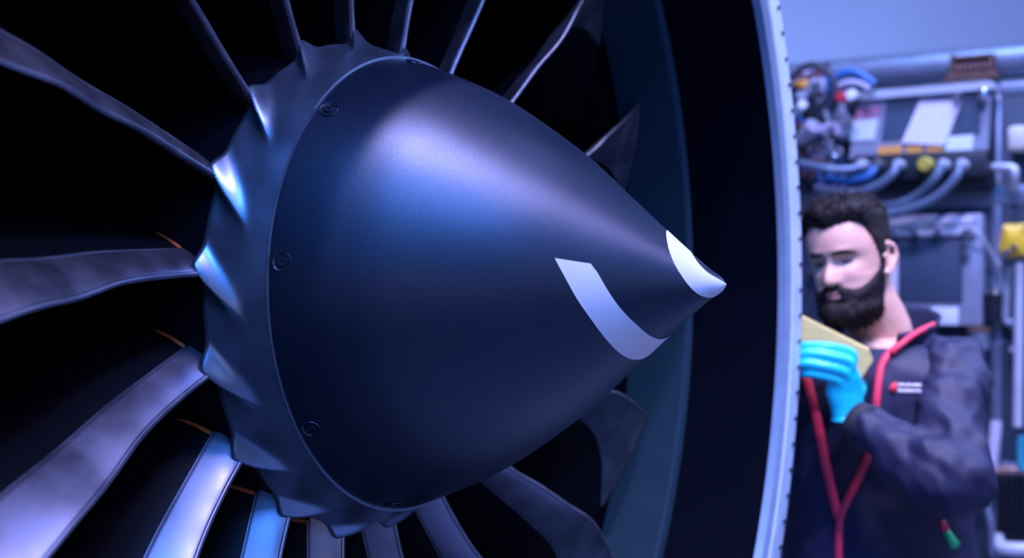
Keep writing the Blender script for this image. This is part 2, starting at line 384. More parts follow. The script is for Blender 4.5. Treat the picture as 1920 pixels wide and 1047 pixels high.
Fw = Vector((-sin(yaw), -cos(yaw), 0)); Rt = Fw.cross(ez)
HM = Matrix(((Rt.x, Fw.x, 0), (Rt.y, Fw.y, 0), (0, 0, 1))) @ Matrix.Rotation(pitch, 3, 'X') @ Matrix.Rotation(roll, 3, 'Y')
HO = P(1594, 484, 1.97)
def hw(p): return HO+HM @ (Vector(p)*.95)
V, F = grid(HR, True); F.append(tuple(range(NA))[::-1]); F.append(tuple(range(NZ*NA, (NZ+1)*NA)))
head_vf = ([hw(p) for p in V], F)
def ear(sd):
    rim = [(0, .010, .030), (0, -.006, .034), (0, -.020, .024), (0, -.022, .006), (0, -.016, -.012), (0, -.006, -.026), (0, .004, -.031), (0, .009, -.022)]
    o = [tube([hw((sd*(.076+.012*max(0, -y/.02)), y-.006, z-.012)) for _, y, z in smooth_path(rim, 4)], .0048, 8)]
    o.append(tube([hw((sd*.068, -.012, -.008)), hw((sd*.079, -.012, -.008))], .5, 16, [(.014, .026), (.011, .022)]))
    o.append(tube([hw((sd*.076, .006, -.004)), hw((sd*.082, .005, -.004))], .005, 8))
    return join(*o)
# torso
ta = R_(42); TF = Vector((-sin(ta), -cos(ta), 0)); TL = Vector((cos(ta), -sin(ta), 0))   # front, his left
def tc(z):                           # centre line of the torso: leans forward a little
    f = (z-.95)/.5; return Vector((.755, 2.03, z))+TF*(.01+.02*f*f)
def torso(off, z0, z1, n=26, seg=56, pts=None):
    TZ = [.82, .95, 1.10, 1.22, 1.33, 1.39, 1.425, 1.450, 1.47]; TW = [.175, .178, .168, .178, .196, .190, .150, .095, .072]; TD = [.115, .118, .112, .122, .130, .118, .098, .078, .066]
    rows = []
    for i in range(n+1):
        z = z0+(z1-z0)*i/n; wd, dp = lerp_table(TZ, TW, z)+off, lerp_table(TZ, TD, z)+off; c = tc(z); row = []
        for k in range(seg):
            a = 2*pi*k/seg; ca, sa = cos(a), sin(a)
            p = c+TL*(wd*math.copysign(abs(sa)**.85, sa))+TF*(dp*math.copysign(abs(ca)**.85, ca))
            row.append(p)
        rows.append(row)
    return rows
def capped(rows):
    V, F = grid(rows, True); n = len(rows[0]); F.append(tuple(range(n))[::-1]); F.append(tuple(range((len(rows)-1)*n, len(rows)*n))); return V, F
NB0 = P(1656, 640, 2.02)
neck = tube(smooth_path([hw((0, -.035, -.01)), hw((0, -.030, -.075)), NB0+Vector((0, 0, .01)), tc(1.40)], 5), .5, 20, [(.060, .060)]*6+[(.060, .062)]*5+[(.075, .075)]*5)
def PH(u, v, d): return P(u, v, d+.034)
shl, elb, wri = P(1786, 700, 1.90), P(1795, 906, 1.69), PH(1590, 788, 1.80)
shr, ebr, wrr = Vector((.600, 2.13, 1.385)), Vector((.63, 2.07, 1.14)), Vector((.535, 2.03, 1.40))
# left hand: finger joint chains (root, knuckle, middle, tip)
fing = {'index': [PH(1590, 700, 1.795), PH(1598, 667, 1.79), PH(1553, 653, 1.79), PH(1516, 650, 1.80), PH(1493, 652, 1.81)],
        'middle': [PH(1586, 712, 1.79), PH(1594, 684, 1.782), PH(1548, 670, 1.782), PH(1512, 666, 1.795), PH(1490, 668, 1.805)],
        'ring': [PH(1580, 722, 1.79), PH(1584, 702, 1.78), PH(1542, 690, 1.78), PH(1510, 685, 1.79), PH(1492, 686, 1.80)],
        'little': [PH(1572, 735, 1.79), PH(1572, 718, 1.783), PH(1540, 708, 1.783), PH(1516, 704, 1.79), PH(1502, 705, 1.80)],
        'thumb': [PH(1600, 752, 1.80), PH(1614, 730, 1.845), PH(1602, 700, 1.896), PH(1578, 668, 1.902)]}
def hand(k):
    o = []
    for nm, pts in fing.items():
        r = {'thumb': .0115, 'little': .0082}.get(nm, .0097)*k
        path = smooth_path(pts, 4); n = len(path); o.append(tube(path, [r*(1.18-.34*i/(n-1)) for i in range(n)]+[], 12)); o.append(tube([path[-1], path[-1]+(path[-1]-path[-2]).normalized()*r*.5], [r*.84, r*.5], 12))
    o.append(tube([wri, PH(1588, 765, 1.80), PH(1583, 735, 1.797), PH(1583, 708, 1.79), PH(1588, 690, 1.787)], .5, 18, [(.030*k, .024*k), (.032*k, .021*k), (.037*k, .018*k), (.033*k, .0155*k), (.020*k, .012*k)], up=(0, -1, 0)))
    return join(*o)
def rhand(k):
    d = Vector((-.35, -.55, .75)).normalized(); sd = d.cross(Vector((0, 0, 1))).normalized(); kn = wrr+d*.085; o = [tube([wrr, wrr+d*.04, kn], .5, 16, [(.027*k, .02*k), (.036*k, .017*k), (.038*k, .014*k)])]
    for i, ln in enumerate((.07, .078, .072, .058)):
        b = kn+sd*(-.027+.018*i); o.append(tube([b-d*.02, b, b+d*ln*.5+Vector((-.004, -.01, 0)), b+d*ln*.8+Vector((-.008, -.026, 0))], [.010*k, .010*k, .009*k, .0075*k], 10))
    o.append(tube([wrr+d*.02-sd*.02, wrr+d*.05-sd*.045, wrr+d*.085-sd*.055], [.013*k, .012*k, .009*k], 10)); return join(*o)
hipL, hipR = tc(.95)+TL*.09-Vector((0, 0, .03)), tc(.95)-TL*.09-Vector((0, 0, .03))
def legs(k):
    o = []
    for h, sd in ((hipL, 1), (hipR, -1)):
        f = Vector((h.x, h.y, .09))+TL*sd*.03
        o.append(tube([h+Vector((0, 0, .06)), h+Vector((0, 0, -.12)), (h+f)/2+TF*.015, f+Vector((0, 0, .22)), f], [.088*k, .085*k, .062*k, .056*k, .046*k], 16))
    return join(*o)
def feet(k):
    o = []
    for h, sd in ((hipL, 1), (hipR, -1)):
        f = Vector((h.x, h.y, 0))+TL*sd*.03
        o.append(tube([f-TF*.07+Vector((0, 0, .05)), f+Vector((0, 0, .055)), f+TF*.10+Vector((0, 0, .042)), f+TF*.17+Vector((0, 0, .034))], .5, 16, [(.036*k, .048*k), (.042*k, .053*k), (.048*k, .040*k), (.034*k, .030*k)]))
        o.append(tube([f+Vector((0, 0, .05)), f+Vector((0, 0, .13))], [.042*k, .046*k], 14))
    return join(*o)
def arm(s, e, w_, k): return tube(smooth_path([s, (s+e)/2, e, (e+w_)/2, w_], 4), [.052*k-.026*k*i/16 for i in range(17)], 16)
body_vf = fuse(join(head_vf, ear(1), ear(-1), neck, capped(torso(-.004, .86, 1.455)), arm(shl, elb, wri, .9), arm(shr, ebr, wrr, .9), hand(.82), rhand(.82), legs(.85), feet(.8)), .0042, 2, .4)
body = pp('body', body_vf, 'skin')
# lips, eyes, brows
def face_patch(cx, cz, wx, wz, off, curve=0.0, n=14, m=6):
    rows = []
    for i in range(m+1):
        row = []
        for k in range(n+1):
            fx = -1+2*k/n; x = cx+wx*fx; tz = (-1+2*i/m)*math.sqrt(max(0, 1-fx*fx*.96)); z = cz+wz*tz+curve*fx*fx
            fyz = lerp_table(HZ, HW, z); az = math.asin(max(-1, min(1, math.copysign((abs(x)/fyz)**(1/.92), x)))); p = head_pt(z, az); row.append(hw(p+Vector((0, off*max(0, 1-fx**4)*max(0.15, 1-tz**4), 0))))
        rows.append(row)
    return grid(rows)
tag(pp('lips', join(face_patch(0, -.0625, .021, .0045, .0022, .002), face_patch(0, -.0735, .019, .0052, .0025, .003)), 'lips', body))
for sd in (-1, 1):
    pp('eye', face_patch(sd*.031, -.0035, .0125, .0030, .0016, .0015), 'eye', body)
    pp('eyebrow', face_patch(sd*.030, .0185, .021, .0046, .0042, -.003), 'hair', body)
# hair and beard: shells grown from the head surface, plus short tufts
def shell(wfun, tfun, name, par, tuft, tlen, tdir):
    V, idx, F = [], {}, []; 
    def nrm(i, k):
        a = HR[min(i+1, NZ)][k]-HR[max(i-1, 0)][k]; b = HR[i][(k+1) % NA]-HR[i][(k-1) % NA]; n = b.cross(a)
        return n.normalized() if n.length > 1e-9 else Vector((0, 0, 1))
    pts = {}
    for i in range(NZ+1):
        for k in range(NA):
            p = HR[i][k]; w_ = wfun(p)
            if w_ > .01:
                n = nrm(i, k)
                if n.dot(p-Vector((0, 0, -.01))) < 0: n = -n
                q = Vector((p.x, p.y, p.z)); nz = noise.fractal(q*70, 1, 2, 3)*.5+.5*noise.noise(q*35)
                pts[(i, k)] = (p+n*(-.0012+w_*(tfun(p)*(1+.55*nz)+.002)), n, w_)
    for key in pts: idx[key] = len(V); V.append(hw(pts[key][0]))
    for i in range(NZ):
        for k in range(NA):
            q = [(i, k), (i, (k+1) % NA), (i+1, (k+1) % NA), (i+1, k)]
            if all(t in idx for t in q): F.append(tuple(idx[t] for t in q))
    top = [(NZ, k) for k in range(NA)]
    if all(t in idx for t in top): F.append(tuple(idx[t] for t in top))
    keys = [t for t in pts if pts[t][2] > .25]
    for _ in range(tuft):
        t = random.choice(keys); b, n, w_ = pts[t]; d = (n+tdir(b)+Vector((random.gauss(0, .35), random.gauss(0, .35), random.gauss(0, .3)))).normalized()
        ln = tlen(b)*random.uniform(.5, 1.2); s1 = d.cross(Vector((.3, .2, .9))).normalized()*.0022; s2 = d.cross(s1).normalized()*.0022; k0 = len(V); b = b-n*.003
        tip = b+d*ln+tdir(b)*ln*.4
        for q in (b+s1, b-s1*.5+s2, b-s1*.5-s2, tip): V.append(hw(q))
        F.extend([(k0, k0+1, k0+3), (k0+1, k0+2, k0+3), (k0+2, k0, k0+3)])
    return pp(name, (V, F), 'hair', par)
def hair_w(p):
    a = math.atan2(abs(p.x), p.y)      # 0 front, pi back
    line = lerp_table([0, .45, .8, 1.05, 1.25, 1.45, 1.62, 1.9, 2.4, 3.15], [.070, .079, .072, .043, .012, -.024, -.022, .004, -.050, -.062], a)
    return sstep(line-.006, line+.010, p.z)
def hair_t(p): return .004+.013*sstep(.045, .10, p.z)+.010*sstep(.06, .09, p.z)*sstep(0, .06, p.y)
shell(hair_w, hair_t, 'hair', body, 1300, lambda b: .004+.015*sstep(.06, .10, b.z), lambda b: Vector((-.15, .7, .3)) if b.z > .06 else Vector((0, -.3, -.6)))
def beard_w(p):
    a = math.atan2(abs(p.x), p.y)
    line = lerp_table([0, .18, .30, .50, .75, 1.0, 1.25, 1.50, 1.62, 1.8], [-.050, -.049, -.056, -.062, -.055, -.044, -.030, -.012, -.010, -.13], a)
    w_ = sstep(line+.006, line-.008, p.z)*sstep(1.80, 1.62, a)
    lip = g(p.x, .017)*math.exp(-((p.z+.0685)/.0085)**4); soul = 0
    if p.y > .05: w_ *= 1-sstep(.25, .6, lip)
    return w_
def beard_t(p): return .0045+.011*sstep(-.075, -.105, p.z)+.004*sstep(-.05, -.08, p.z)
shell(beard_w, beard_t, 'beard', body, 900, lambda b: .006+.006*sstep(-.08, -.11, b.z), lambda b: Vector((0, .25, -.8)))
# clothes
pp('t_shirt', grid(torso(.006, .90, 1.445), True), 'shirt', person)
pp('trousers', fuse(join(legs(1.12), capped(torso(.004, .82, 1.02))), .009, 3), 'trousers', person)
pp('shoes', fuse(feet(1.05), .006, 2), 'shoe', person)
poly = [(1700, 640), (1665, 668), (1650, 692), (1645, 730), (1642, 770), (1628, 862), (1610, 900), (1590, 940), (1575, 972), (1562, 930), (1548, 860), (1535, 790), (1520, 730), (1505, 680), (1480, 600), (1640, 560)]
def pix(p): return 960+F0*p.x/p.y, 523.5-F0*(p.z-H)/p.y
def inside(u, v):
    c = False
    for i in range(len(poly)):
        (x1, y1), (x2, y2) = poly[i], poly[i-1]
        if (y1 > v) != (y2 > v) and u < (x2-x1)*(v-y1)/(y2-y1)+x1: c = not c
    return c
def folds(p, amp): 
    return amp*(noise.noise(Vector((p.x*14, p.y*14, p.z*9)))+.35*noise.noise(Vector((p.x*30+p.z*14, p.y*30, p.z*20+p.x*18)))-.5*abs(noise.noise(Vector((p.x*11+3, p.y*11, p.z*16)))))
rows = torso(.021, .84, 1.452, 74, 150); V, F = grid(rows, True)
V = [p+((p-tc(p.z)).normalized())*folds(p, .010) for p in V]
keep = []
for f in F:
    c = sum((V[i] for i in f), Vector())/4
    if (c-tc(c.z)).dot(TF) > .01 and inside(*pix(c)): continue
    keep.append(f)
jk = pp('jacket', (V, keep), 'jacket', person)
sd_ = jk.modifiers.new('thickness', 'SOLIDIFY'); sd_.thickness = .006; sd_.offset = -1
jack_bvh = BVHTree.FromPolygons(V, F)
def sleeve(s, e, w_):
    path = smooth_path([s+(tc(s.z)-s)*.35+Vector((0, 0, .010)), s+Vector((0, 0, .004)), s*.55+e*.45, e+(e-(s+w_)/2)*.10, e*.5+w_*.5, w_+(e-w_)*.10], 7); n = len(path)
    rad = [lerp_table([0, .18, .42, .62, .82, 1], [.056, .072, .065, .063, .055, .043], i/(n-1)) for i in range(n)]
    V, F = fuse(tube(path, rad, 26), .0085, 5)
    m = mesh('t', V, F, 0); nn = [v.normal.copy() for v in m.vertices]; bpy.data.meshes.remove(m)
    return [p+n_*folds(p*1.3, .019) for p, n_ in zip(V, nn)], F
sl_vf = sleeve(shl, elb, wri); pp('sleeve', sl_vf, 'jacket', jk); pp('sleeve', sleeve(shr, ebr, wrr), 'jacket', jk)
cd = (wri-elb).normalized(); tag(pp('cuff', tube([wri-cd*.040, wri-cd*.012, wri-cd*.008], [.043, .041, .034], 20), 'lining', jk), 'black sleeve cuff')
# standing collar, open in front
def collar(off):
    rows = []
    for i in range(9):
        f = i/8; row = []
        for k in range(45):
            a = R_(-38+ (276+38)*k/44) if False else R_(40+(320-40)*k/44)
            back = .5-.5*cos(a); rr = .082+.030*f+off; base = tc(1.43)-TF*.006
            lf = sin(a)
            row.append(base+TL*(rr*1.10*lf)+TF*(rr*cos(a))+Vector((0, 0, -.012+(.060+.048*back)*f-.010*(1-back))))
        rows.append(row)
    return rows
cr = collar(0); col = pp('collar', grid(cr), 'jacket', jk); m_ = col.modifiers.new('thickness', 'SOLIDIFY'); m_.thickness = .006
all_bvh = BVHTree.FromPolygons(*[list(t) for t in (V, keep)]); sl_bvh = BVHTree.FromPolygons(*sl_vf)
camp = Vector((0, 0, H))
def hit(u, v, bvh=None):
    d = (P(u, v, 1.0)-camp).normalized(); h = (bvh or jack_bvh).ray_cast(camp, d)
    return (h[0], h[1] if h[1].dot(d) < 0 else -h[1]) if h[0] is not None else (None, None)
def ribbon(pix_pts, width, thick=.004, bvh=None, dflt=1.93):
    pts = []; last = None
    for u, v in pix_pts:
        p, n = hit(u, v, bvh)
        if p is None: p, n = P(u, v, last if last else dflt), Vector((-.3, -.95, .1))
        last = p.y; pts.append((p, n))
    path = smooth_path([p+n*.004 for p, n in pts], 5); return tube(path, .5, 10, [(width/2, thick)]*len(path), up=pts[0][1])
tag(pp('zip_piping', ribbon([(1690, 650), (1668, 669), (1654, 692), (1648, 730), (1644, 770), (1636, 820), (1629, 862), (1612, 900), (1592, 940), (1578, 970), (1575, 1010), (1575, 1060)], .015), 'piping', jk), 'red zip piping on open jacket edge')
tag(pp('zip_piping', ribbon([(1500, 660), (1511, 700), (1519, 732), (1534, 790), (1547, 860), (1561, 925), (1574, 972)], .019), 'piping', jk), 'red zip piping on open jacket edge')
tag(pp('collar_piping', tube(smooth_path([P(1755, 610, 1.925), P(1722, 626, 1.895), P(1692, 648, 1.872), P(1674, 664, 1.872)], 6), .0062, 8), 'piping', jk), 'red piping along collar edge')
# chest embroidery: red emblem and two rows of small white letters
em = []
def patch(u0, v0, u1, v1):
    q = [hit(u, v)[0] for u, v in ((u0, v0), (u1, v0), (u1, v1), (u0, v1))]
    if any(t is None for t in q): return None
    n = (q[1]-q[0]).cross(q[3]-q[0]).normalized(); n = n if n.y < 0 else -n
    return q+[t+n*.0035 for t in q], [(4, 5, 6, 7), (0, 1, 5, 4), (1, 2, 6, 5), (2, 3, 7, 6), (3, 0, 4, 7)]
e1 = [t for t in (patch(1674, 722, 1679, 740), patch(1679, 720, 1684, 742), patch(1670, 728, 1673, 736)) if t]
if e1: tag(pp('chest_emblem', join(*e1), 'red', jk), 'small red emblem')
let = []
for r_, (v0, v1, n_) in enumerate(((722, 730, 8), (733, 741, 8))):
    for k in range(n_):
        u = 1687+k*5.8; vt = v0+.03*(u-1687)
        let += [patch(u, vt, u+1.5, vt+8), patch(u+1.5, vt+(0 if (k+r_) % 2 else 3), u+4.2, vt+(2 if (k+r_) % 2 else 5)), patch(u+3.0, vt+(2 if k % 3 else 0), u+4.4, vt+8)]
let = [t for t in let if t]
if let: tag(pp('chest_lettering', join(*let), 'white', jk), 'two rows of small white lettering')
def bar(u0, v0, u1, v1, r0, r1, m, nm, lb):
    a, b = hit(u0, v0)[0], hit(u1, v1)[0]
    if a and b: tag(pp(nm, tube([a, (a+b)/2, b], [r0, (r0+r1)/2, r1], 10), m, jk), lb)
bar(1772, 985, 1779, 1003, .006, .007, 'piping', 'zip_tab', 'red pocket zip tab'); bar(1780, 1004, 1797, 1032, .007, .011, 'green', 'zip_pull', 'green pocket zip pull')
# gloves
tag(pp('glove', fuse(join(hand(1.0), tube([wri, wri-(PH(1588, 765, 1.80)-wri)*.2], [.031, .033], 18)), .0034, 3), 'glove', person), 'cyan rubber glove')
tag(pp('glove', fuse(rhand(1.05), .004, 3), 'glove', person), 'cyan rubber glove')
# yellow board held in the gloved hand
ba, bb = PH(1472, 612, 1.866), PH(1626, 689, 1.830); bx = (bb-ba).normalized(); bz = (Vector((0, -.12, 1))-bx*Vector((0, -.12, 1)).dot(bx)).normalized(); by = bz.cross(bx)
bc = (ba+bb)/2; Lb = (bb-ba).length
board = thing('yellow_board', bc, 'yellow wooden board with dark hole held in gloved hand beside flange', 'board')
hw_, ch_ = .031, .014
outl = [(-Lb/2, -hw_), (Lb/2, -hw_), (Lb/2+.004, hw_-ch_), (Lb/2-.012, hw_), (-Lb/2, hw_)]
Vb = [bx*x+bz*z+by*y for y in (-.009, .009) for x, z in outl]; n_ = len(outl)
part('plank', (Vb, [tuple(range(n_)), tuple(range(n_, 2*n_))[::-1]]+[(i, (i+1) % n_, n_+(i+1) % n_, n_+i) for i in range(n_)]), 'board', board, 30)
hp = PH(1580, 663, 1.84)-bc; hx, hz = hp.dot(bx), hp.dot(bz); fy = -.009 if by.y > 0 else .009
part('bolt_hole', tube([bx*hx+bz*hz+by*(fy*.6), bx*hx+bz*hz+by*(fy*1.12)], [.006, .0068], 14), 'bolt', board)
part('red_tip', box(bx*(Lb/2-.001)+bz*(-.020), .014, .014, .030, .004, (bx, by, bz)), 'red', board)
for o_ in (person, board):
    o_.location = stand(o_.location); o_.rotation_euler = (0, 0, TURN)
# ------------------------------------------------------------------ machinery behind the person
def PM(u, v, d): return Vector(((u-960)/FPX*d, d, H+(523.5-v)/FPX*d))
M.update({
 'casing': mat('casing_dark', (.028, .045, .075), .5, .4, .3, 6), 'rib': mat('rib_grey', (.20, .24, .32), .4, .5, .15, 20), 'pale': mat('pale_metal', (.58, .60, .68), .4, .3, .12, 14),
 'frame': mat('frame_grey', (.34, .37, .46), .45, .3, .08, 20), 'panel': mat('panel_slate', (.045, .075, .12), .55, 0, .1, 12), 'black': mat('black_plastic', (.012, .016, .024), .45),
 'paper': mat('paper_white', (.80, .76, .84), .8, 0, .06, 60), 'label_o': mat('label_orange', (.85, .38, .07), .6, 0, .1, 40), 'label_p': mat('label_pink', (.50, .22, .32), .7), 'label_w': mat('label_white', (.78, .84, .90), .6),
 'steel': mat('bright_steel', (.72, .74, .80), .18, .95), 'yellow': mat('yellow_vinyl', (.85, .52, .03), .35, 0, .25, 30, .3, 60), 'brass': mat('yellow_cap', (.62, .48, .07), .4, .2), 'brown': mat('rust_brown', (.13, .06, .045), .7, .2, .4, 50),
 'beige': mat('beige_plastic', (.66, .60, .50), .55), 'hose': mat('hose_grey', (.14, .19, .27), .45, .3), 'hose_b': mat('hose_blue', (.03, .14, .38), .4), 'wire_d': mat('wire_dark', (.03, .03, .05), .5), 'wire_p': mat('wire_pale', (.42, .40, .50), .5), 'wire_r': mat('wire_brown', (.14, .05, .06), .5),
 'copper': mat('copper_pipe', (.50, .28, .22), .4, .5), 'teal': mat('teal_pipe', (.03, .28, .36), .45),
})
bt = R_(32); bn = Vector((-sin(bt), -cos(bt), 0)); br = Vector((cos(bt), -sin(bt), 0)); BO = PM(1700, 500, 3.70); BAX = (br, -bn, ez)
def Q(u, v, b=0.0):
    d = PM(u, v, 1.0)-camp; t = (BO+bn*b-camp).dot(bn)/d.dot(bn); return camp+d*t
def slab(u0, v0, u1, v1, b0, b1, bev=.004):
    """box on the machinery face whose front (at offset b1) covers the given pixels"""
    a, c = Q(u0, v0, b1), Q(u1, v1, b1); w_ = abs((c-a).dot(br)); h_ = abs(c.z-a.z); m = (a+c)/2
    return box(m-bn*((b1-b0)/2), w_, b1-b0, h_, min(bev, w_/3, h_/3, (b1-b0)/3), BAX)
def skew(pts, b0, b1):
    f = [Q(u, v, b1) for u, v in pts]; k = [p-bn*(b1-b0) for p in f]; n = len(pts)
    return f+k, [tuple(range(n)), tuple(range(n, 2*n))[::-1]]+[(i, (i+1) % n, n+(i+1) % n, n+i) for i in range(n)]
def stud(u, v, b0, b1, r, seg=12):
    c = Q(u, v, b1); return tube([c-bn*(b1-b0), c-bn*(.2*(b1-b0)), c], [r, r, r*.75], seg)
def solo(name, vf, m, label, cat, group=None):
    c = Vector((sum(p[0] for p in vf[0]), sum(p[1] for p in vf[0]), 0))/len(vf[0]); c.z = min(p[2] for p in vf[0])
    o = part(name, ([Vector(p)-c for p in vf[0]], vf[1]), m); o.location = c; return tag(o, label, cat, group)
def unit(name, loc, label, cat, group=None):
    t = thing(name, loc, label, cat, group)
    def add(nm, vf, m, lb=None, par=None): return tag(part(nm, ([Vector(p)-Vector(loc) for p in vf[0]], vf[1]), m, par or t), lb)
    return t, add
# casing of the second engine module
cl, cr_ = Q(1330, 500), Q(2150, 500); zt = Q(1700, 150).z; cf = (cl+cr_)/2; cf.z = 0
mod, add = unit('engine_module', cf, 'dark engine module casing with pale top rim and ribs behind the man', 'machinery')
prof = [(0, 0), (0, zt-.05), (-.02, zt-.015), (-.06, zt), (-.5, zt+.02), (-.5, 0)]
V = [q+bn*b+ez*z for q in (Vector((cl.x, cl.y, 0)), Vector((cr_.x, cr_.y, 0))) for b, z in prof]; n_ = len(prof)
add('casing', (V, [tuple(range(n_)), tuple(range(n_, 2*n_))[::-1]]+[(i, (i+1) % n_, n_+(i+1) % n_, n_+i) for i in range(n_)]), 'casing')
e0, e1 = Q(1330, 500), Q(2150, 500)
add('top_rim', tube([Vector((p.x, p.y, zt+.035)) - bn*.05 for p in (e0, e1)], .055, 24), 'rib', 'pale rounded rim')
add('top_rail', box((e0+e1)/2*1.0+ez*(zt-.05-((e0+e1)/2).z)-bn*.011, (e1-e0).length, .03, .035, .004, BAX), 'rib')
for u in (1575, 1868, 1955): add('rib', slab(u-9, 175, u+9, 1120, -.01, .004), 'rib')
for v in (372, 640, 870): add('cross_rib', slab(1480, v-9, 2050, v+9, -.01, .0045), 'rib')
random.seed(11)
for k in range(46):
    u, v = random.uniform(1500, 1915), random.uniform(300, 1035)
    if any(a < u < c and b < v < d for a, b, c, d in ((1490, 120, 1870, 412), (1640, 395, 1860, 660), (1860, 220, 1930, 520), (1840, 530, 1930, 625), (1770, 780, 1930, 1047))): continue
    add('stud', stud(u, v, -.005, random.uniform(.05, .075), random.uniform(.006, .011), 8), random.choice(['steel', 'pale', 'steel', 'frame']))
# control unit with labels, leaning panel
cu, add = unit('control_unit', Q(1730, 345, .1), 'grey control unit with white sheet, orange labels and hose connectors above the man', 'control box')
bodyA = add('body', slab(1588, 168, 1856, 348, .006, .10, .006), 'black')
add('face_plate', skew([(1612, 186), (1858, 166), (1852, 292), (1592, 298)], .10, .112), 'frame')
add('round_cover', stud(1580, 236, .006, .105, .045, 28), 'frame')
add('dark_panel', skew([(1664, 184), (1724, 180), (1696, 258), (1652, 262)], .11, .118), 'panel'); add('dark_panel', skew([(1806, 174), (1842, 171), (1836, 250), (1784, 254)], .11, .118), 'panel')
tag(add('paper_sheet', skew([(1724, 191), (1804, 190), (1770, 273), (1690, 268)], .118, .122), 'paper'), 'white paper sheet')
add('white_label', skew([(1601, 226), (1646, 222), (1638, 262), (1593, 264)], .112, .117), 'label_w'); add('pink_label', skew([(1607, 202), (1650, 199), (1646, 220), (1603, 224)], .112, .117), 'label_p')
add('white_label', skew([(1776, 256), (1826, 252), (1822, 282), (1772, 286)], .112, .117), 'label_w')
for a, b in ((1646, 1691), (1700, 1729), (1738, 1768)): add('orange_label', skew([(a, 275), (b, 273), (b-1, 289), (a, 291)], .112, .117), 'label_o')
add('top_rail', skew([(1606, 172), (1862, 152), (1862, 166), (1606, 188)], .05, .135), 'pale'); add('clamp', slab(1832, 165, 1848, 190, .1, .15), 'steel'); add('clamp_screw', stud(1793, 181, .1, .15, .012), 'steel')
add('lower_tray', slab(1600, 292, 1850, 330, .1, .14), 'black')
for u, m_ in ((1612, 'pale'), (1641, 'steel'), (1681, 'pale'), (1766, 'pale'), (1801, 'pale')): add('connector', stud(u, 308, .13, .185, .016, 14), m_)
add('yellow_cap', stud(1732, 308, .13, .18, .022, 18), 'brass', 'round yellow cap')
for i, pts in enumerate(([(1681, 310), (1672, 328), (1640, 350), (1590, 362), (1530, 352)], [(1641, 315), (1622, 333), (1585, 340), (1548, 338)], [(1766, 310), (1752, 336), (1720, 366), (1680, 384), (1600, 392)], [(1801, 310), (1790, 336), (1748, 374), (1690, 396), (1640, 402)], [(1612, 312), (1590, 318), (1548, 316), (1500, 306)])):
    names = ['grey hose curving from third connector to the left', 'blue hose curving left beneath the grey control unit', 'grey hose sagging from the connector right of yellow cap', 'grey hose sagging lowest from the outermost connector of control unit', 'short grey hose running left from first connector']
    b = [.198]+[.21]+[.18-.012*k+.027*(i in (0, 3))+.05*(i == 4) for k in range(len(pts)-2)]
    solo('hose', tube(smooth_path([Q(u, v, bb) for (u, v), bb in zip(pts, b)], 6), .0125, 10), 'hose_b' if i == 1 else 'hose', names[i], 'hose', 'hoses under the control unit')
# brown bracket on the top rim
bk, add = unit('rust_bracket', Q(1818, 150, .03), 'rust brown slotted bracket standing on the pale rim above control unit', 'bracket')
add('base', skew([(1768, 152), (1872, 144), (1866, 130), (1778, 136)], .007, .05), 'brown'); add('frame', skew([(1786, 106), (1862, 99), (1864, 105), (1786, 112)], .008, .045), 'brown')
for u in (1785, 1858): add('post', slab(u-4, 102, u+4, 140, .008, .045), 'brown')
for k in range(7): add('slot_pin', slab(1792+k*9.5, 121-k*.8, 1797+k*9.5, 133-k*.8, .009, .03), 'copper')
# lower display unit
du, add = unit('display_unit', Q(1740, 612, .06), 'slate panel in pale frame with bolted top rail beside the man\'s ear', 'panel box')
add('housing', slab(1655, 405, 1842, 612, .006, .06, .006), 'frame'); add('panel', slab(1676, 446, 1804, 566, .06, .07), 'panel'); add('top_rail', slab(1658, 411, 1826, 424, .05, .09), 'pale'); add('bolt_rail', slab(1660, 429, 1828, 442, .05, .085), 'pale')
for u in (1672, 1713, 1757, 1811): add('bolt', stud(u, 436, .08, .105, .013), 'steel')
for v in (455, 474): add('side_stud', stud(1808, v, .06, .10, .012), 'steel')
add('white_label', slab(1746, 576, 1796, 610, .06, .066), 'label_w', 'white label plate'); add('white_strip', slab(1664, 478, 1682, 562, .065, .08), 'paper', 'white strip behind the ear')
# yellow pouch hanging from a strap
po, add = unit('yellow_pouch', Q(1898, 485, .1), 'bright yellow vinyl pouch hanging beside the pale pipe', 'pouch')
fr = [(1882, 420), (1926, 418), (1932, 450), (1926, 482), (1893, 486), (1872, 476), (1877, 446)]
cen = Q(1902, 452, .14); ring0 = [Q(u, v, .10) for u, v in fr]; ring1 = [q*.86+cen*.14+bn*.03 for q in ring0]; rb = [q-bn*.03 for q in ring0]
Vp, Fp = grid([rb, ring0, ring1, [q*.45+cen*.55+bn*.028 for q in ring0]], True); n_ = len(fr); Fp += [tuple(range(3*n_, 4*n_)), tuple(range(n_))[::-1]]
add('bag', (Vp, Fp), 'yellow'); add('red_edge', tube([Q(1884, 424, .12), Q(1881, 434, .125), Q(1878, 446, .125)], .006, 8), 'piping', 'red edge'); add('strap', tube([Q(1905, 420, .11), Q(1908, 404, .06), Q(1908, 392, .012)], .007, 8), 'black')
for u, v in ((1887, 473), (1900, 463)): add('eyelet', stud(u, v, .12, .158, .010), 'steel')
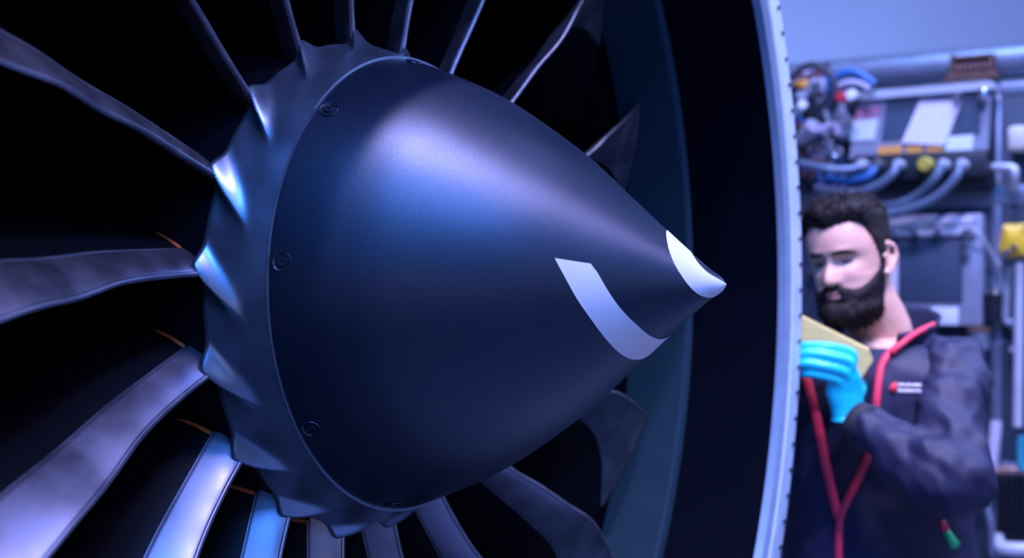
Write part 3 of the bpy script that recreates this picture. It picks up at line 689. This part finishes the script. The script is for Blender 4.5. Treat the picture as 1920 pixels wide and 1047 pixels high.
# pipes, brackets, canisters at the right
def pipe(name, pts, r, m, label, cat='pipe', group=None, per=5): return solo(name, tube(smooth_path([Q(*p) for p in pts], per), r, 14), m, label, cat, group)
pipe('vertical_pipe', [(1911, 492, .10), (1910, 640, .10), (1908, 800, .10)], .013, 'pale', 'pale vertical pipe hanging below the yellow pouch')
pipe('frame_pipe', [(1889, 500, .05), (1887, 560, .05), (1886, 598, .05), (1893, 606, .05), (1912, 606, .05)], .012, 'frame', 'grey bent pipe between display unit and pale vertical pipe')
pipe('bracket_pipe', [(1863, 314, .07), (1885, 314, .08), (1900, 316, .08), (1902, 330, .08), (1900, 352, .05)], .013, 'pale', 'pale elbow pipe beneath the beige block')
pipe('thin_cable', [(1818, 425, .125), (1842, 448, .10), (1862, 480, .06), (1876, 505, .05), (1880, 530, .03), (1879, 560, .02)], .006, 'pale', 'thin pale cable arching from the display unit corner', 'cable')
solo('beige_block', slab(1888, 236, 1924, 281, .006, .11, .012), 'beige', 'beige rounded connector block at right of the control unit', 'connector')
cn, add = unit('canister', Q(1850, 650, .08), 'small dull metal canister below the display unit', 'canister')
add('can', tube([Q(1836, 655, .07), Q(1836, 622, .07)], .030, 18), 'rib'); add('lid', tube([Q(1836, 622, .07), Q(1836, 617, .07), Q(1836, 614, .07)], [.033, .033, .024], 18), 'brown')
vl, add = unit('valve', Q(1858, 600, .06), 'black valve with bright steel ring beside the pale frame', 'valve')
add('valve_body', tube([Q(1864, 604, .05), Q(1864, 552, .05)], [.018, .026], 16), 'black'); add('steel_ring', tube([Q(1864, 552, .05), Q(1864, 541, .05)], [.029, .029], 18), 'steel')
pipe('curved_hose', [(1868, 790, .06), (1862, 850, .08), (1852, 900, .09), (1822, 938, .08), (1790, 955, .04)], .017, 'wire_p', 'thick pale hose curving behind the man\'s elbow', 'hose')
pipe('drop_hose', [(1853, 905, .125), (1850, 945, .12), (1858, 985, .12), (1860, 1040, .10)], .010, 'rib', 'grey hose dropping below the thick pale hose', 'hose')
pipe('copper_line', [(1866, 883, .08), (1890, 882, .09), (1935, 884, .09)], .011, 'copper', 'reddish copper pipe above the black fins')
pipe('teal_line', [(1916, 818, .10), (1914, 850, .10), (1916, 882, .10)], .012, 'teal', 'short teal pipe standing on the copper pipe')
pipe('floor_pipe', [(1870, 1010, .06), (1876, 1026, .10), (1895, 1030, .11), (1940, 1031, .11)], .020, 'pale', 'thick pale pipe running below the black fins')
fi, add = unit('fin_cooler', Q(1895, 1020, .05), 'black finned cooler between copper pipe and thick pale pipe', 'cooler')
add('core', slab(1868, 892, 1950, 1018, .006, .03), 'black')
for k in range(8): add('fin', slab(1871+k*10, 893, 1874+k*10, 1016, .02, .075, .001), 'black')
# cable loom at the left, behind the flange
random.seed(23)
cols = ['wire_d', 'wire_p', 'hose_b', 'wire_r', 'wire_d', 'wire_p', 'hose', 'wire_d', 'wire_r', 'wire_p']
desc = {'wire_d': 'black cable looping in the loom beside control unit', 'wire_p': 'pale cable looping in the loom beside control unit', 'hose_b': 'blue cable looping in the loom beside control unit', 'wire_r': 'brown cable looping in the loom beside control unit', 'hose': 'grey cable looping in the loom beside control unit'}
for k in range(24):
    m_ = cols[k % 10]; u0 = random.uniform(1470, 1515); v0 = 138+k*8.2; lb = .020+.0225*(k % 8); pts = [(u0, v0, lb)]
    for j in range(4): pts.append((u0+(j+1)*random.uniform(9, 14), v0+random.uniform(-30, 26), lb))
    pts.append((pts[-1][0]+random.uniform(-6, 6), pts[-1][1]+random.uniform(8, 30), lb))
    pipe('loom_cable', pts, random.uniform(.007, .013), m_, desc[m_].replace('in the loom', 'in the %s third of the loom' % ('upper', 'middle', 'lower')[k//8]), 'cable', 'cables in the loom')
pipe('arched_cable', [(1480, 150, .212), (1505, 128, .212), (1530, 122, .212), (1556, 140, .212), (1566, 165, .212), (1562, 190, .212)], .010, 'wire_d', 'black cable arching over the top of the loom', 'cable')
pipe('arched_cable', [(1552, 165, .165), (1575, 140, .165), (1604, 136, .165), (1628, 150, .165), (1640, 158, .165)], .013, 'hose_b', 'blue cable arching towards the control unit rail', 'cable')
pipe('arched_cable', [(1560, 170, .192), (1585, 156, .192), (1612, 157, .192), (1630, 168, .192)], .009, 'wire_p', 'pale cable arching beneath the blue arched cable', 'cable')
cdsc = ['steel connector on the loom topmost', 'orange connector near the flange', 'pale connector right of the loom', 'steel connector low in the loom', 'pale connector tube standing in the loom', 'steel connector lowest beside hoses', 'red and white connector at control unit corner', 'steel connector under the orange connector']
for i, (u, v, u2, v2, r, m_) in enumerate(((1520, 178, 1524, 166, .012, 'steel'), (1492, 160, 1508, 158, .013, 'label_o'), (1586, 182, 1598, 178, .016, 'label_w'), (1549, 274, 1552, 268, .014, 'steel'), (1500, 265, 1525, 235, .022, 'wire_p'), (1560, 300, 1570, 284, .016, 'steel'), (1570, 184, 1580, 182, .015, 'red'), (1490, 215, 1506, 195, .014, 'label_w'))):
    a, b = Q(u, v, .20), Q((u+u2)/2, (v+v2)/2, .22); c = Q(u2, v2, .24); solo('loom_connector', tube([a, b, c, c+bn*.004], [r*.8, r, r, r*.7], 14), m_, cdsc[i], 'connector', 'connectors in the loom')
